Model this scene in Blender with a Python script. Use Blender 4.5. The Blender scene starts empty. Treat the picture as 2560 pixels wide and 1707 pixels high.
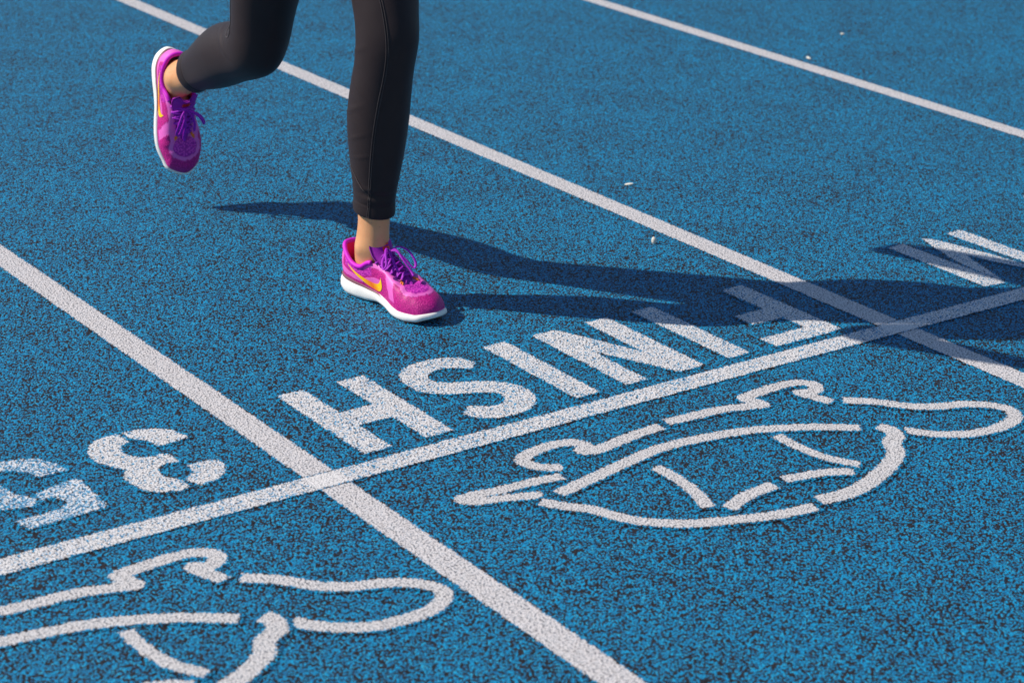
import bpy, bmesh, math, random
import numpy as np
from mathutils import Vector, Matrix
from mathutils.bvhtree import BVHTree
random.seed(7); np.random.seed(7)
scene = bpy.context.scene
COL = scene.collection
R = math.radians

# ---------------------------------------------------------------- camera
cam_d = bpy.data.cameras.new('camera')
cam = bpy.data.objects.new('camera', cam_d); COL.objects.link(cam)
YAW, PITCH, ROLL = 0.925669, 0.374029, 0.034621
fw = Vector((math.cos(YAW)*math.cos(PITCH), math.sin(YAW)*math.cos(PITCH), -math.sin(PITCH)))
rt = Vector((math.sin(YAW), -math.cos(YAW), 0)); up = rt.cross(fw)
rt2 = rt*math.cos(ROLL)+up*math.sin(ROLL); up2 = up*math.cos(ROLL)-rt*math.sin(ROLL)
mw = Matrix((rt2, up2, -fw)).transposed().to_4x4()
mw.translation = Vector((-1.52509, -2.47743, 1.37085))
cam.matrix_world = mw
cam_d.sensor_width = 36; cam_d.lens = 5311.95/2560*36
cam_d.clip_start = 0.05; cam_d.clip_end = 1000
cam_d.dof.use_dof = True; cam_d.dof.focus_distance = 3.72; cam_d.dof.aperture_fstop = 6.3
scene.camera = cam
scene.render.resolution_x = 1024; scene.render.resolution_y = 682

# ---------------------------------------------------------------- light
SUN_EL = R(41.4); SH = Vector((0.813, -0.582, 0)).normalized()      # SH: the way shadows fall on the ground
sun_dir = Vector((-SH.x*math.cos(SUN_EL), -SH.y*math.cos(SUN_EL), math.sin(SUN_EL)))
world = bpy.data.worlds.new('World'); scene.world = world; world.use_nodes = True
wn = world.node_tree; wn.nodes.clear()
wo = wn.nodes.new('ShaderNodeOutputWorld'); wb = wn.nodes.new('ShaderNodeBackground')
sk = wn.nodes.new('ShaderNodeTexSky'); sk.sky_type = 'NISHITA'; sk.sun_disc = False
sk.sun_elevation = SUN_EL
sk.sun_rotation = math.atan2(sun_dir.x, sun_dir.y)
sk.air_density = 1.0; sk.dust_density = 0.2; sk.ozone_density = 4.0
wb.inputs['Strength'].default_value = 0.10
wn.links.new(sk.outputs[0], wb.inputs[0]); wn.links.new(wb.outputs[0], wo.inputs[0])
sl = bpy.data.lights.new('sun', 'SUN'); sl.energy = 5.0; sl.angle = R(0.53); sl.color = (1.0, 0.93, 0.84)
so = bpy.data.objects.new('sun', sl); COL.objects.link(so)
so.rotation_euler = sun_dir.to_track_quat('Z', 'Y').to_euler()
so.location = sun_dir*20
vs = scene.view_settings
vs.view_transform = 'Standard'; vs.look = 'None'; vs.gamma = 1.0; vs.exposure = 0.15; vs.use_curve_mapping = False

# ---------------------------------------------------------------- helpers
def link(o, parent=None):
    COL.objects.link(o)
    if parent: o.parent = parent
    return o
def tag(o, label=None, cat=None, group=None, kind=None):
    if label: o['label'] = label
    if cat: o['category'] = cat
    if group: o['group'] = group
    if kind: o['kind'] = kind
    return o
def mesh_obj(name, verts, faces, mat, parent=None, smooth=True):
    me = bpy.data.meshes.new(name); me.from_pydata([tuple(v) for v in verts], [], faces); me.validate()
    me.materials.append(mat)
    if smooth: me.polygons.foreach_set('use_smooth', [True]*len(me.polygons))
    return link(bpy.data.objects.new(name, me), parent)
def empty(name, loc=(0, 0, 0), parent=None):
    o = bpy.data.objects.new(name, None); o.location = loc; o.empty_display_size = 0.05
    return link(o, parent)
def catmull(pts, n, closed=False):
    P = np.array(pts, float); m = len(P); out = []
    segs = m if closed else m-1
    T = np.linspace(0, segs, n, endpoint=not closed)
    for t in T:
        i = min(int(t), segs-1); u = t-i
        if closed: a, b, c, d = P[(i-1) % m], P[i % m], P[(i+1) % m], P[(i+2) % m]
        else:
            b, c = P[i], P[i+1]
            a = P[i-1] if i > 0 else 2*b-c
            d = P[i+2] if i+2 < m else 2*c-b
        out.append(0.5*((2*b)+(c-a)*u+(2*a-5*b+4*c-d)*u*u+(-a+3*b-3*c+d)*u**3))
    return np.array(out)
def nrm(v): v = np.array(v, float); return v/(np.linalg.norm(v)+1e-12)
def tube(pts, r, n=8, closed=False, flat=1.0, upv=(0, 0, 1), caps=True):
    P = np.array(pts, float); m = len(P); V = []; F = []
    rr = np.ones(m)*r if np.isscalar(r) else np.array(r)
    for i in range(m):
        a = P[(i-1) % m] if closed or i > 0 else P[i]; b = P[(i+1) % m] if closed or i < m-1 else P[i]
        t = nrm(b-a); s = np.cross(t, upv)
        if np.linalg.norm(s) < 1e-4: s = np.cross(t, (0.3, 1, 0.2))
        s = nrm(s); q = np.cross(s, t)
        for k in range(n):
            w = 2*math.pi*k/n
            V.append(P[i]+s*math.cos(w)*rr[i]+q*math.sin(w)*rr[i]*flat)
    for i in range(m if closed else m-1):
        j = (i+1) % m
        for k in range(n):
            F.append((i*n+k, i*n+(k+1) % n, j*n+(k+1) % n, j*n+k))
    if caps and not closed:
        F.append(tuple(range(n-1, -1, -1))); F.append(tuple((m-1)*n+k for k in range(n)))
    return V, F
def join(parts):
    V = []; F = []
    for v, f in parts:
        o = len(V); V += list(v); F += [tuple(o+i for i in q) for q in f]
    return V, F

# ---------------------------------------------------------------- materials
def nodes(name):
    m = bpy.data.materials.new(name); m.use_nodes = True
    nt = m.node_tree; nt.nodes.clear()
    out = nt.nodes.new('ShaderNodeOutputMaterial'); b = nt.nodes.new('ShaderNodeBsdfPrincipled')
    nt.links.new(b.outputs[0], out.inputs[0])
    return m, nt, b
class NT:
    def __init__(s, nt): s.nt = nt
    def n(s, t, **k):
        x = s.nt.nodes.new('ShaderNode'+t)
        for a, v in k.items(): setattr(x, a, v)
        return x
    def l(s, a, b): s.nt.links.new(a, b)
    def put(s, sock, v):
        if hasattr(v, 'is_linked') or isinstance(v, bpy.types.NodeSocket): s.l(v, sock)
        else: sock.default_value = v
    def math(s, op, a, b=0.0, c=0.0, clamp=False):
        x = s.n('Math', operation=op, use_clamp=clamp)
        s.put(x.inputs[0], a); s.put(x.inputs[1], b); s.put(x.inputs[2], c)
        return x.outputs[0]
    def step(s, v, lo, hi):
        x = s.n('MapRange', interpolation_type='SMOOTHSTEP'); s.put(x.inputs[0], v); s.put(x.inputs[1], lo); s.put(x.inputs[2], hi)
        return x.outputs[0]
    def mix(s, f, a, b):
        x = s.n('Mix', data_type='RGBA'); s.put(x.inputs[0], f); s.put(x.inputs[6], a); s.put(x.inputs[7], b)
        return x.outputs[2]
    def noise(s, vec, scale, detail=2, rough=0.5):
        x = s.n('TexNoise'); s.put(x.inputs['Vector'], vec); x.inputs['Scale'].default_value = scale
        x.inputs['Detail'].default_value = detail; x.inputs['Roughness'].default_value = rough
        return x.outputs[0]
    def voro(s, vec, scale, feature='F1'):
        x = s.n('TexVoronoi', feature=feature, voronoi_dimensions='2D'); s.put(x.inputs['Vector'], vec); x.inputs['Scale'].default_value = scale
        return x
def rgb(r, g, b): return (r, g, b, 1.0)

def granule_surface(N):
    """crumb-rubber surface in world metres: colour, height, per-granule random, gap"""
    geo = N.n('NewGeometry'); pos = geo.outputs['Position']
    wob = N.n('TexNoise'); N.l(pos, wob.inputs['Vector']); wob.inputs['Scale'].default_value = 260; wob.inputs['Detail'].default_value = 1
    off = N.n('VectorMath', operation='SCALE'); N.l(wob.outputs[1], off.inputs[0]); off.inputs[3].default_value = 0.0012
    vec = N.n('VectorMath', operation='ADD'); N.l(pos, vec.inputs[0]); N.l(off.outputs[0], vec.inputs[1])
    v = N.voro(vec.outputs[0], 1/0.0031); dist = v.outputs['Distance']
    sep = N.n('SeparateColor'); N.l(v.outputs['Color'], sep.inputs[0])
    r1, r2, r3 = sep.outputs
    patch = N.noise(pos, 5.0, 4, 0.6); clump = N.noise(pos, 95.0, 2, 0.6); fine = N.noise(pos, 900.0, 2, 0.6)
    # share of granules where the blue coat is worn to the black crumb
    thr = N.math('MULTIPLY_ADD', patch, 0.50, 0.19)
    thr = N.math('ADD', thr, N.math('MULTIPLY_ADD', clump, 0.35, -0.175))
    bare = N.step(N.math('SUBTRACT', r1, thr), 0.06, -0.06)
    blue = N.mix(r2, rgb(0.000, 0.150, 0.340), rgb(0.000, 0.350, 0.640))
    blue = N.mix(N.step(r3, 0.93, 0.97), blue, rgb(0.03, 0.40, 0.62))
    crumb = N.mix(r3, rgb(0.006, 0.006, 0.008), rgb(0.024, 0.017, 0.019))
    gap = N.step(dist, 0.36, 0.66)
    bare2 = N.math('MAXIMUM', bare, N.math('MULTIPLY', gap, 0.92))
    col = N.mix(bare2, blue, crumb)
    h = N.math('SUBTRACT', 1.0, N.math('MULTIPLY', dist, dist))
    h = N.math('ADD', h, N.math('MULTIPLY', r2, 0.8))
    h = N.math('ADD', h, N.math('MULTIPLY', fine, 0.25))
    return pos, col, h, (r1, r2, r3), gap, patch, clump
def bumpit(N, b, h, dist=0.0016, strength=0.8):
    bp = N.n('Bump'); bp.inputs['Strength'].default_value = strength; bp.inputs['Distance'].default_value = dist
    N.l(h, bp.inputs['Height']); N.l(bp.outputs[0], b.inputs['Normal'])

def make_ground():
    m, nt, b = nodes('track_rubber'); N = NT(nt)
    pos, col, h, rr, gap, patch, clump = granule_surface(N)
    N.l(col, b.inputs['Base Color']); b.inputs['Roughness'].default_value = 0.62
    b.inputs['Specular IOR Level'].default_value = 0.25
    bumpit(N, b, h)
    return m
def make_paint(name, cover, tint, wear, pitd=0.72):
    m, nt, b = nodes(name); N = NT(nt)
    pos, col, h, (r1, r2, r3), gap, patch, clump = granule_surface(N)
    at = N.n('Attribute', attribute_name='sd')
    jag = N.math('MULTIPLY_ADD', N.math('SUBTRACT', r3, 0.5), 0.0042, 0.0)
    edge = N.step(N.math('ADD', at.outputs['Fac'], jag), -0.0010, 0.0006)
    big = N.noise(pos, 9.0, 3, 0.6)
    bo = N.n('Attribute', attribute_name='boost')
    c = N.math('MULTIPLY_ADD', big, wear, cover-wear*0.5); c = N.math('ADD', c, bo.outputs['Fac'])
    notb = N.math('MULTIPLY_ADD', bo.outputs['Fac'], -0.8, 1.0)
    on = N.step(N.math('SUBTRACT', c, N.math('MULTIPLY_ADD', r1, 0.75, N.math('MULTIPLY', clump, 0.25))), -0.03, 0.03)
    pit = N.math('MULTIPLY', N.step(gap, 0.15, 0.9), N.math('MULTIPLY', notb, pitd))
    msk = N.math('MULTIPLY', N.math('MULTIPLY', on, edge), N.math('SUBTRACT', 1.0, pit))
    pc = N.mix(r2, rgb(*(x*0.86 for x in tint)), rgb(*tint))
    # thin remains of paint on the worn granules
    thin = N.math('MULTIPLY', edge, N.math('MULTIPLY', r3, 0.55*wear/0.5))
    base = N.mix(N.math('MULTIPLY', thin, N.math('SUBTRACT', 1.0, gap)), col, rgb(0.42, 0.55, 0.66))
    N.l(N.mix(msk, base, pc), b.inputs['Base Color']); b.inputs['Roughness'].default_value = 0.6
    b.inputs['Specular IOR Level'].default_value = 0.25
    bumpit(N, b, h, 0.0016, 0.62)
    return m
MAT = {}
MAT['ground'] = make_ground()
MAT['lane_paint'] = make_paint('lane_paint', 1.02, (0.70, 0.655, 0.64), 0.22)
MAT['old_paint'] = make_paint('worn_paint', 0.76, (0.78, 0.745, 0.725), 0.42, 0.85)
MAT['faded_paint'] = make_paint('faded_paint', 0.48, (0.80, 0.80, 0.81), 0.50, 0.85)
MAT['emblem_paint'] = make_paint('emblem_paint', 1.0, (0.69, 0.65, 0.63), 0.25)

def plain(name, col, rough=0.5, spec=0.4, bump=None, var=0.0, vscale=60.0, sheen=0.0, sss=0.0, coat=0.0):
    m, nt, b = nodes(name); N = NT(nt)
    tc = N.n('TexCoord'); o = tc.outputs['Object']
    nz = N.noise(o, vscale, 3, 0.6)
    c = N.mix(nz, rgb(*(x*(1-var) for x in col)), rgb(*(min(1, x*(1+var)) for x in col)))
    N.l(c, b.inputs['Base Color']); b.inputs['Roughness'].default_value = rough
    b.inputs['Specular IOR Level'].default_value = spec
    if sheen:
        b.inputs['Sheen Weight'].default_value = sheen; b.inputs['Sheen Roughness'].default_value = 0.45
        b.inputs['Sheen Tint'].default_value = rgb(1.0, 0.78, 0.74)
    if sss:
        b.inputs['Subsurface Weight'].default_value = sss; b.inputs['Subsurface Radius'].default_value = (0.010, 0.004, 0.002)
        b.inputs['Subsurface Scale'].default_value = 1.0
    if coat: b.inputs['Coat Weight'].default_value = coat
    if bump:
        sc, st, di = bump
        bumpit(N, b, N.noise(o, sc, 2, 0.6), di, st)
    return m
MAT['leggings'] = plain('black_stretch_fabric', (0.026, 0.018, 0.019), 0.50, 0.14, (1400, 0.35, 0.0006), 0.15, 40, sheen=0.04)
MAT['seam'] = plain('seam_thread', (0.020, 0.016, 0.018), 0.6, 0.3, (900, 0.6, 0.001), 0.3, 300, sheen=0.3)
MAT['top'] = plain('dark_top_fabric', (0.03, 0.03, 0.035), 0.7, 0.3, (900, 0.4, 0.001), 0.1)
MAT['hair'] = plain('brown_hair', (0.06, 0.03, 0.015), 0.5, 0.4, (600, 0.6, 0.002), 0.3, 200)
MAT['eye'] = plain('eye', (0.75, 0.74, 0.72), 0.15, 0.5)
def make_skin():
    m, nt, b = nodes('skin'); N = NT(nt)
    o = N.n('TexCoord').outputs['Object']
    c = N.mix(N.noise(o, 34, 4, 0.6), rgb(0.62, 0.27, 0.11), rgb(0.76, 0.39, 0.19))
    c = N.mix(N.step(N.noise(o, 260, 2, 0.5), 0.66, 0.76), c, rgb(0.42, 0.19, 0.11))
    N.l(c, b.inputs['Base Color']); b.inputs['Roughness'].default_value = 0.42
    b.inputs['Subsurface Weight'].default_value = 0.15; b.inputs['Subsurface Radius'].default_value = (0.008, 0.003, 0.0015); b.inputs['Subsurface Scale'].default_value = 1.0
    bumpit(N, b, N.noise(o, 500, 3, 0.6), 0.0006, 0.3)
    return m
MAT['skin'] = make_skin()
MAT['midsole'] = plain('white_foam', (0.80, 0.775, 0.73), 0.55, 0.35, (400, 0.15, 0.001), 0.06, 50)
MAT['stripe'] = plain('maroon_foam_stripe', (0.20, 0.075, 0.095), 0.5, 0.35)
MAT['outsole'] = plain('orange_outsole', (0.75, 0.13, 0.03), 0.55, 0.35)
MAT['lace'] = plain('purple_lace', (0.33, 0.006, 0.44), 0.6, 0.35, (1200, 0.5, 0.0006), 0.2, 400)
MAT['tongue'] = plain('purple_tongue', (0.30, 0.008, 0.33), 0.7, 0.3, (900, 0.5, 0.0008), 0.15, 300)
MAT['collar'] = plain('magenta_collar', (0.56, 0.004, 0.50), 0.6, 0.35, (900, 0.4, 0.0006), 0.1, 200)
MAT['lining'] = plain('pink_lining', (0.75, 0.01, 0.13), 0.75, 0.2, (700, 0.4, 0.0008), 0.1, 200)
MAT['red'] = plain('red_label', (0.85, 0.02, 0.015), 0.5, 0.4)
MAT['darkred'] = plain('dark_red_print', (0.42, 0.008, 0.012), 0.5, 0.4)
MAT['loopcord'] = plain('orange_cord', (0.9, 0.20, 0.02), 0.5, 0.4)
MAT['stone'] = plain('pale_stone', (0.62, 0.58, 0.50), 0.8, 0.3, (500, 0.8, 0.002), 0.25, 250)
MAT['chip'] = plain('pale_chip', (0.72, 0.68, 0.58), 0.8, 0.3, None, 0.2, 300)
def make_upper():
    m, nt, b = nodes('shoe_upper'); N = NT(nt)
    o = N.n('TexCoord').outputs['Object']
    at = N.n('Attribute', attribute_name='panel'); sp = N.n('SeparateColor'); N.l(at.outputs['Color'], sp.inputs[0])
    v = N.n('TexVoronoi', voronoi_dimensions='3D'); N.l(o, v.inputs['Vector']); v.inputs['Scale'].default_value = 420
    hole = N.step(v.outputs['Distance'], 0.30, 0.55)
    base = N.mix(hole, rgb(0.66, 0.008, 0.27), rgb(0.40, 0.003, 0.17))
    lat = N.mix(N.noise(o, 90, 2, 0.5), rgb(0.68, 0.09, 0.44), rgb(0.76, 0.15, 0.52))
    hx = N.n('TexVoronoi', voronoi_dimensions='3D'); N.l(o, hx.inputs['Vector']); hx.inputs['Scale'].default_value = 230
    hexc = N.mix(N.step(hx.outputs['Distance'], 0.35, 0.6), rgb(0.66, 0.04, 0.46), rgb(0.38, 0.005, 0.30))
    c = N.mix(sp.outputs[0], base, lat)
    c = N.mix(sp.outputs[1], c, hexc)
    c = N.mix(sp.outputs[2], c, rgb(0.22, 0.003, 0.16))
    N.l(c, b.inputs['Base Color']); b.inputs['Roughness'].default_value = 0.52; b.inputs['Specular IOR Level'].default_value = 0.4
    hh = N.math('ADD', N.math('MULTIPLY', hole, N.math('MULTIPLY_ADD', sp.outputs[0], -0.8, 0.8)), N.math('MULTIPLY', sp.outputs[0], -0.6))
    bumpit(N, b, N.math('MULTIPLY', hh, -1.0), 0.0008, 0.5)
    return m
MAT['upper'] = make_upper()
def make_swoosh():
    m, nt, b = nodes('yellow_orange_mark'); N = NT(nt)
    o = N.n('TexCoord').outputs['Generated']; s = N.n('SeparateXYZ'); N.l(o, s.inputs[0])
    g = N.math('ADD', s.outputs[0], N.math('MULTIPLY', s.outputs[2], 0.25))
    k = N.math('SUBTRACT', 1.0, N.math('MULTIPLY', N.math('ABSOLUTE', N.math('SUBTRACT', g, 0.74)), 5.0), 0.0, True)
    N.l(N.mix(k, rgb(0.95, 0.56, 0.0), rgb(0.95, 0.16, 0.005)), b.inputs['Base Color']); b.inputs['Roughness'].default_value = 0.4
    return m
MAT['swoosh'] = make_swoosh()

MARKS={
'S':[[(0.461,0.268),(0.450,0.298),(0.427,0.312),(0.394,0.318),(0.359,0.314),(0.334,0.302),(0.319,0.286),(0.308,0.262),(0.305,0.240),(0.307,0.214),(0.318,0.195),(0.336,0.180),(0.358,0.167),(0.385,0.157),(0.406,0.146),(0.417,0.134),(0.417,0.119),(0.410,0.106),(0.397,0.096),(0.381,0.094),(0.367,0.098),(0.355,0.108),(0.342,0.116),(0.317,0.093),(0.323,0.076),(0.336,0.062),(0.354,0.053),(0.375,0.049),(0.402,0.050),(0.427,0.057),(0.450,0.075),(0.463,0.096),(0.467,0.118),(0.466,0.140),(0.456,0.161),(0.440,0.179),(0.420,0.193),(0.398,0.203),(0.379,0.211),(0.364,0.221),(0.354,0.231),(0.351,0.244),(0.357,0.259),(0.367,0.268),(0.380,0.273),(0.398,0.273),(0.413,0.267),(0.426,0.257),(0.435,0.249),(0.442,0.244)]],
'three':[[(-0.180,0.317),(-0.157,0.315),(-0.129,0.304),(-0.111,0.287),(-0.101,0.248),(-0.127,0.245),(-0.155,0.243),(-0.159,0.265),(-0.171,0.281),(-0.182,0.295)],[(-0.189,0.317),(-0.189,0.280),(-0.205,0.275),(-0.213,0.257),(-0.211,0.237),(-0.202,0.221),(-0.185,0.213),(-0.158,0.214),(-0.156,0.176),(-0.177,0.178),(-0.194,0.171),(-0.200,0.156),(-0.200,0.135),(-0.185,0.118),(-0.184,0.089),(-0.204,0.084),(-0.232,0.095),(-0.247,0.115),(-0.253,0.143),(-0.252,0.167),(-0.237,0.191),(-0.248,0.209),(-0.262,0.239),(-0.261,0.272),(-0.249,0.295),(-0.232,0.311),(-0.212,0.318)],[(-0.152,0.156),(-0.120,0.157),(-0.102,0.151),(-0.102,0.128),(-0.115,0.106),(-0.136,0.091),(-0.167,0.083),(-0.178,0.113),(-0.155,0.132)]],
'five':[[(-0.402,0.315),(-0.384,0.317),(-0.352,0.308),(-0.332,0.295),(-0.317,0.267),(-0.311,0.237),(-0.334,0.237),(-0.358,0.238),(-0.366,0.265),(-0.384,0.280),(-0.398,0.285),(-0.416,0.289)],[(-0.386,0.186),(-0.316,0.204),(-0.311,0.191),(-0.315,0.093),(-0.378,0.089),(-0.441,0.086),(-0.449,0.118),(-0.391,0.120),(-0.361,0.129),(-0.359,0.141),(-0.367,0.166),(-0.389,0.160)],[(-0.427,0.268),(-0.419,0.238),(-0.413,0.202),(-0.393,0.173),(-0.399,0.152),(-0.416,0.153),(-0.451,0.165),(-0.465,0.188)]],
'em':[[(1.704,0.332),(1.748,0.334),(1.752,0.053),(1.709,0.052)],[(1.532,0.329),(1.575,0.332),(1.579,0.061),(1.527,0.067),(1.529,0.199)],[(1.634,0.336),(1.653,0.315),(1.666,0.265),(1.684,0.193),(1.697,0.117),(1.708,0.052),(1.697,0.043),(1.681,0.103),(1.652,0.164),(1.639,0.216),(1.623,0.189),(1.611,0.142),(1.581,0.066),(1.583,0.147),(1.595,0.218)]],
'H':[[(0.098,0.050),(0.149,0.050),(0.149,0.317),(0.098,0.317)],[(0.214,0.050),(0.266,0.050),(0.266,0.317),(0.214,0.317)],[(0.120,0.147),(0.240,0.147),(0.240,0.205),(0.120,0.205)]],
'I2':[[(0.514,0.050),(0.563,0.050),(0.563,0.317),(0.514,0.317)]],
'N':[[(0.621,0.050),(0.667,0.050),(0.667,0.317),(0.621,0.317)],[(0.742,0.050),(0.793,0.050),(0.793,0.317),(0.742,0.317)],[(0.626,0.314),(0.671,0.315),(0.679,0.305),(0.740,0.153),(0.788,0.048),(0.736,0.047),(0.664,0.208)]],
'I1':[[(0.851,0.050),(0.901,0.050),(0.901,0.317),(0.851,0.317)]],
'F':[[(1.072,0.050),(1.124,0.050),(1.124,0.317),(1.072,0.317)],[(0.962,0.047),(1.100,0.047),(1.100,0.090),(0.962,0.090)],[(0.999,0.149),(1.090,0.149),(1.090,0.199),(0.999,0.199)]],
}
EMBLEM=[([(0.308,-0.180),(0.269,-0.174),(0.203,-0.169),(0.153,-0.162),(0.132,-0.164),(0.144,-0.181),(0.189,-0.195),(0.243,-0.216)],0.026),
([(0.327,-0.155),(0.299,-0.135),(0.289,-0.107),(0.309,-0.089),(0.354,-0.080),(0.394,-0.087),(0.409,-0.111),(0.391,-0.122),(0.407,-0.132),(0.452,-0.127),(0.510,-0.118),(0.558,-0.116)],0.029),
([(0.576,-0.107),(0.621,-0.111),(0.686,-0.116),(0.730,-0.128),(0.760,-0.137),(0.757,-0.120),(0.753,-0.100),(0.788,-0.095),(0.837,-0.091),(0.872,-0.096),(0.892,-0.112),(0.889,-0.130),(0.870,-0.141),(0.849,-0.133),(0.857,-0.161),(0.867,-0.189)],0.029),
([(0.889,-0.195),(0.929,-0.228),(0.963,-0.270),(1.000,-0.297),(1.047,-0.314),(1.081,-0.338),(1.098,-0.366),(1.090,-0.392),(1.062,-0.409),(1.020,-0.414),(0.973,-0.408),(0.935,-0.390),(0.907,-0.367),(0.886,-0.338)],0.029),
([(0.267,-0.227),(0.312,-0.217),(0.381,-0.203),(0.452,-0.188),(0.519,-0.181),(0.595,-0.189),(0.666,-0.204),(0.730,-0.230),(0.784,-0.260),(0.830,-0.293)],0.029),
([(0.860,-0.305),(0.866,-0.324),(0.857,-0.347),(0.829,-0.364),(0.811,-0.392),(0.773,-0.418),(0.728,-0.438),(0.673,-0.456),(0.625,-0.461),(0.582,-0.455)],0.034),
([(0.225,-0.236),(0.247,-0.265),(0.269,-0.290),(0.281,-0.310),(0.296,-0.345),(0.324,-0.379),(0.364,-0.409),(0.417,-0.431),(0.472,-0.451),(0.521,-0.463),(0.563,-0.467)],0.029),
([(0.449,-0.232),(0.451,-0.273),(0.447,-0.313),(0.437,-0.353),(0.424,-0.384)],0.027),
([(0.692,-0.244),(0.691,-0.294),(0.701,-0.351),(0.727,-0.396)],0.025),
([(0.448,-0.404),(0.491,-0.387),(0.531,-0.381),(0.561,-0.380)],0.028),
([(0.588,-0.373),(0.638,-0.383),(0.671,-0.393),(0.699,-0.411)],0.027)]

# ---------------------------------------------------------------- the setting
def ground():
    s = 300
    o = mesh_obj('ground', [(-s, -s, 0), (s, -s, 0), (s, s, 0), (-s, s, 0)], [(0, 1, 2, 3)], MAT['ground'], None, False)
    tag(o, 'blue crumb rubber running track', None, None, 'structure')
ground()
def add_sd(me, vals):
    a = me.attributes.new('sd', 'FLOAT', 'POINT'); a.data.foreach_set('value', np.array(vals, dtype=np.float32))
def strip(name, along, c, w, stops, z, mat, label, group):
    """stops: (position along the line, extra paint); the sheet carries the distance to the paint's edge"""
    h = w/2; e = 0.003; V = []; sd = []; bo = []; F = []
    for t, x in stops:
        for d, s in ((-h-e, -e), (0, h), (h+e, -e)):
            V.append((c+d, t, z) if along == 'y' else (t, c+d, z)); sd.append(s); bo.append(x)
    for k in range(len(stops)-1):
        i = 3*k; q = [(i, i+1, i+4, i+3), (i+1, i+2, i+5, i+4)]
        F += q if along == 'y' else [f[::-1] for f in q]
    o = mesh_obj(name, V, F, mat, None, False); add_sd(o.data, sd)
    a = o.data.attributes.new('boost', 'FLOAT', 'POINT'); a.data.foreach_set('value', np.array(bo, dtype=np.float32))
    tag(o, label, 'track line', group)
LONG = [(-40, 0.0), (60, 0.0)]
CROSS = [(-12, 0.0)]
for x in (0.0, 1.22, 2.44):
    CROSS += [(x-0.034, 0.0), (x-0.026, 0.6), (x+0.020, 0.6), (x+0.034, 0.0)]
CROSS.append((12, 0.0))
strip('lane_line', 'y', 0.0, 0.0515, LONG, 0.0006, MAT['lane_paint'], 'white lane line in the foreground, crossing the finish line left of the letter H', 'white lane lines')
strip('lane_line', 'y', 1.22, 0.0515, LONG, 0.0006, MAT['lane_paint'], 'white lane line running behind both legs and crossing the finish line in the shadow', 'white lane lines')
strip('lane_line', 'y', 2.44, 0.0515, LONG, 0.0006, MAT['lane_paint'], 'farthest white lane line, at the top right, clear of the runner', 'white lane lines')
strip('finish_line', 'x', 0.0, 0.0446, CROSS, 0.0010, MAT['old_paint'], 'worn white finish line crossing the lanes under the word FINISH', None)

def seg_d(p, a, b):
    ab = b-a; t = np.clip(((p-a)@ab)/(ab@ab+1e-12), 0, 1)
    return np.linalg.norm(p-(a+t[:, None]*ab), axis=1)
def sd_poly(p, poly):
    q = np.array(poly, float); n = len(q); d = np.full(len(p), 9.0); ins = np.zeros(len(p), bool)
    for i in range(n):
        a, b = q[i], q[(i+1) % n]; d = np.minimum(d, seg_d(p, a, b))
        c = (a[1] > p[:, 1]) != (b[1] > p[:, 1])
        xx = a[0]+(p[:, 1]-a[1])/(b[1]-a[1]+1e-15)*(b[0]-a[0])
        ins ^= c & (p[:, 0] < xx)
    return np.where(ins, d, -d)
def sd_stroke(p, pts, w):
    q = np.array(pts, float); d = np.full(len(p), 9.0)
    for i in range(len(q)-1): d = np.minimum(d, seg_d(p, q[i], q[i+1]))
    s = w/2-d
    for e, f in ((q[0], q[3]), (q[-1], q[-4])):                 # square-cut ends
        near = np.linalg.norm(p-e, axis=1) < w; s = np.where(near, np.minimum(s, (p-e)@nrm(f-e)), s)
    return s
def paint_patch(name, fn, lo, hi, z, mat, parent=None, cell=0.004):
    """flat sheet of paint; every vertex carries its distance to the paint's edge"""
    m = 0.006; nx = int((hi[0]-lo[0]+2*m)/cell)+1; ny = int((hi[1]-lo[1]+2*m)/cell)+1
    X, Y = np.meshgrid(lo[0]-m+np.arange(nx)*cell, lo[1]-m+np.arange(ny)*cell)
    sd = fn(np.stack([X.ravel(), Y.ravel()], 1)); keep = (sd > -0.0045).reshape(ny, nx)
    use = keep[:-1, :-1] | keep[1:, :-1] | keep[:-1, 1:] | keep[1:, 1:]
    jj, ii = np.nonzero(use); a = jj*nx+ii
    F = np.stack([a, a+1, a+1+nx, a+nx], 1); ids, inv = np.unique(F, return_inverse=True); F = inv.reshape(-1, 4)
    V = np.stack([X.ravel()[ids], Y.ravel()[ids], np.full(len(ids), z)], 1)
    o = mesh_obj(name, V, [tuple(map(int, f)) for f in F], mat, parent, False); add_sd(o.data, sd[ids])
    return o
LET = [('F', 'painted_letter', 'worn white letter F lying in the runner\'s shadow beside the finish line', 'old_paint'),
       ('I1', 'painted_letter', 'worn white letter I half in shadow, between the F and the N', 'old_paint'),
       ('N', 'painted_letter', 'worn white letter N in the middle of the word FINISH', 'old_paint'),
       ('I2', 'painted_letter', 'worn white letter I fully in sunlight, between the N and the S', 'old_paint'),
       ('S', 'painted_letter', 'worn white curved letter S next to the H', 'old_paint'),
       ('H', 'painted_letter', 'worn white letter H next to the foreground lane line', 'old_paint'),
       ('three', 'painted_digit', 'worn white stencilled figure like a 3 left of the foreground lane line', 'old_paint'),
       ('five', 'painted_digit', 'faded white stencilled figure cut by the left edge of the photo', 'faded_paint'),
       ('em', 'painted_letter', 'white stencilled letter crossed by the arm shadow at the right edge', 'old_paint')]
for key, nm, lab, mt in LET:
    polys = MARKS[key]; allp = np.concatenate([np.array(q) for q in polys])
    fn = lambda p, polys=polys: np.max([sd_poly(p, q) for q in polys], axis=0)
    o = paint_patch(nm, fn, allp.min(0), allp.max(0), 0.0009, MAT[mt])
    tag(o, lab, 'letter' if nm == 'painted_letter' else 'numeral', 'painted lettering at the finish line')
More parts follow.
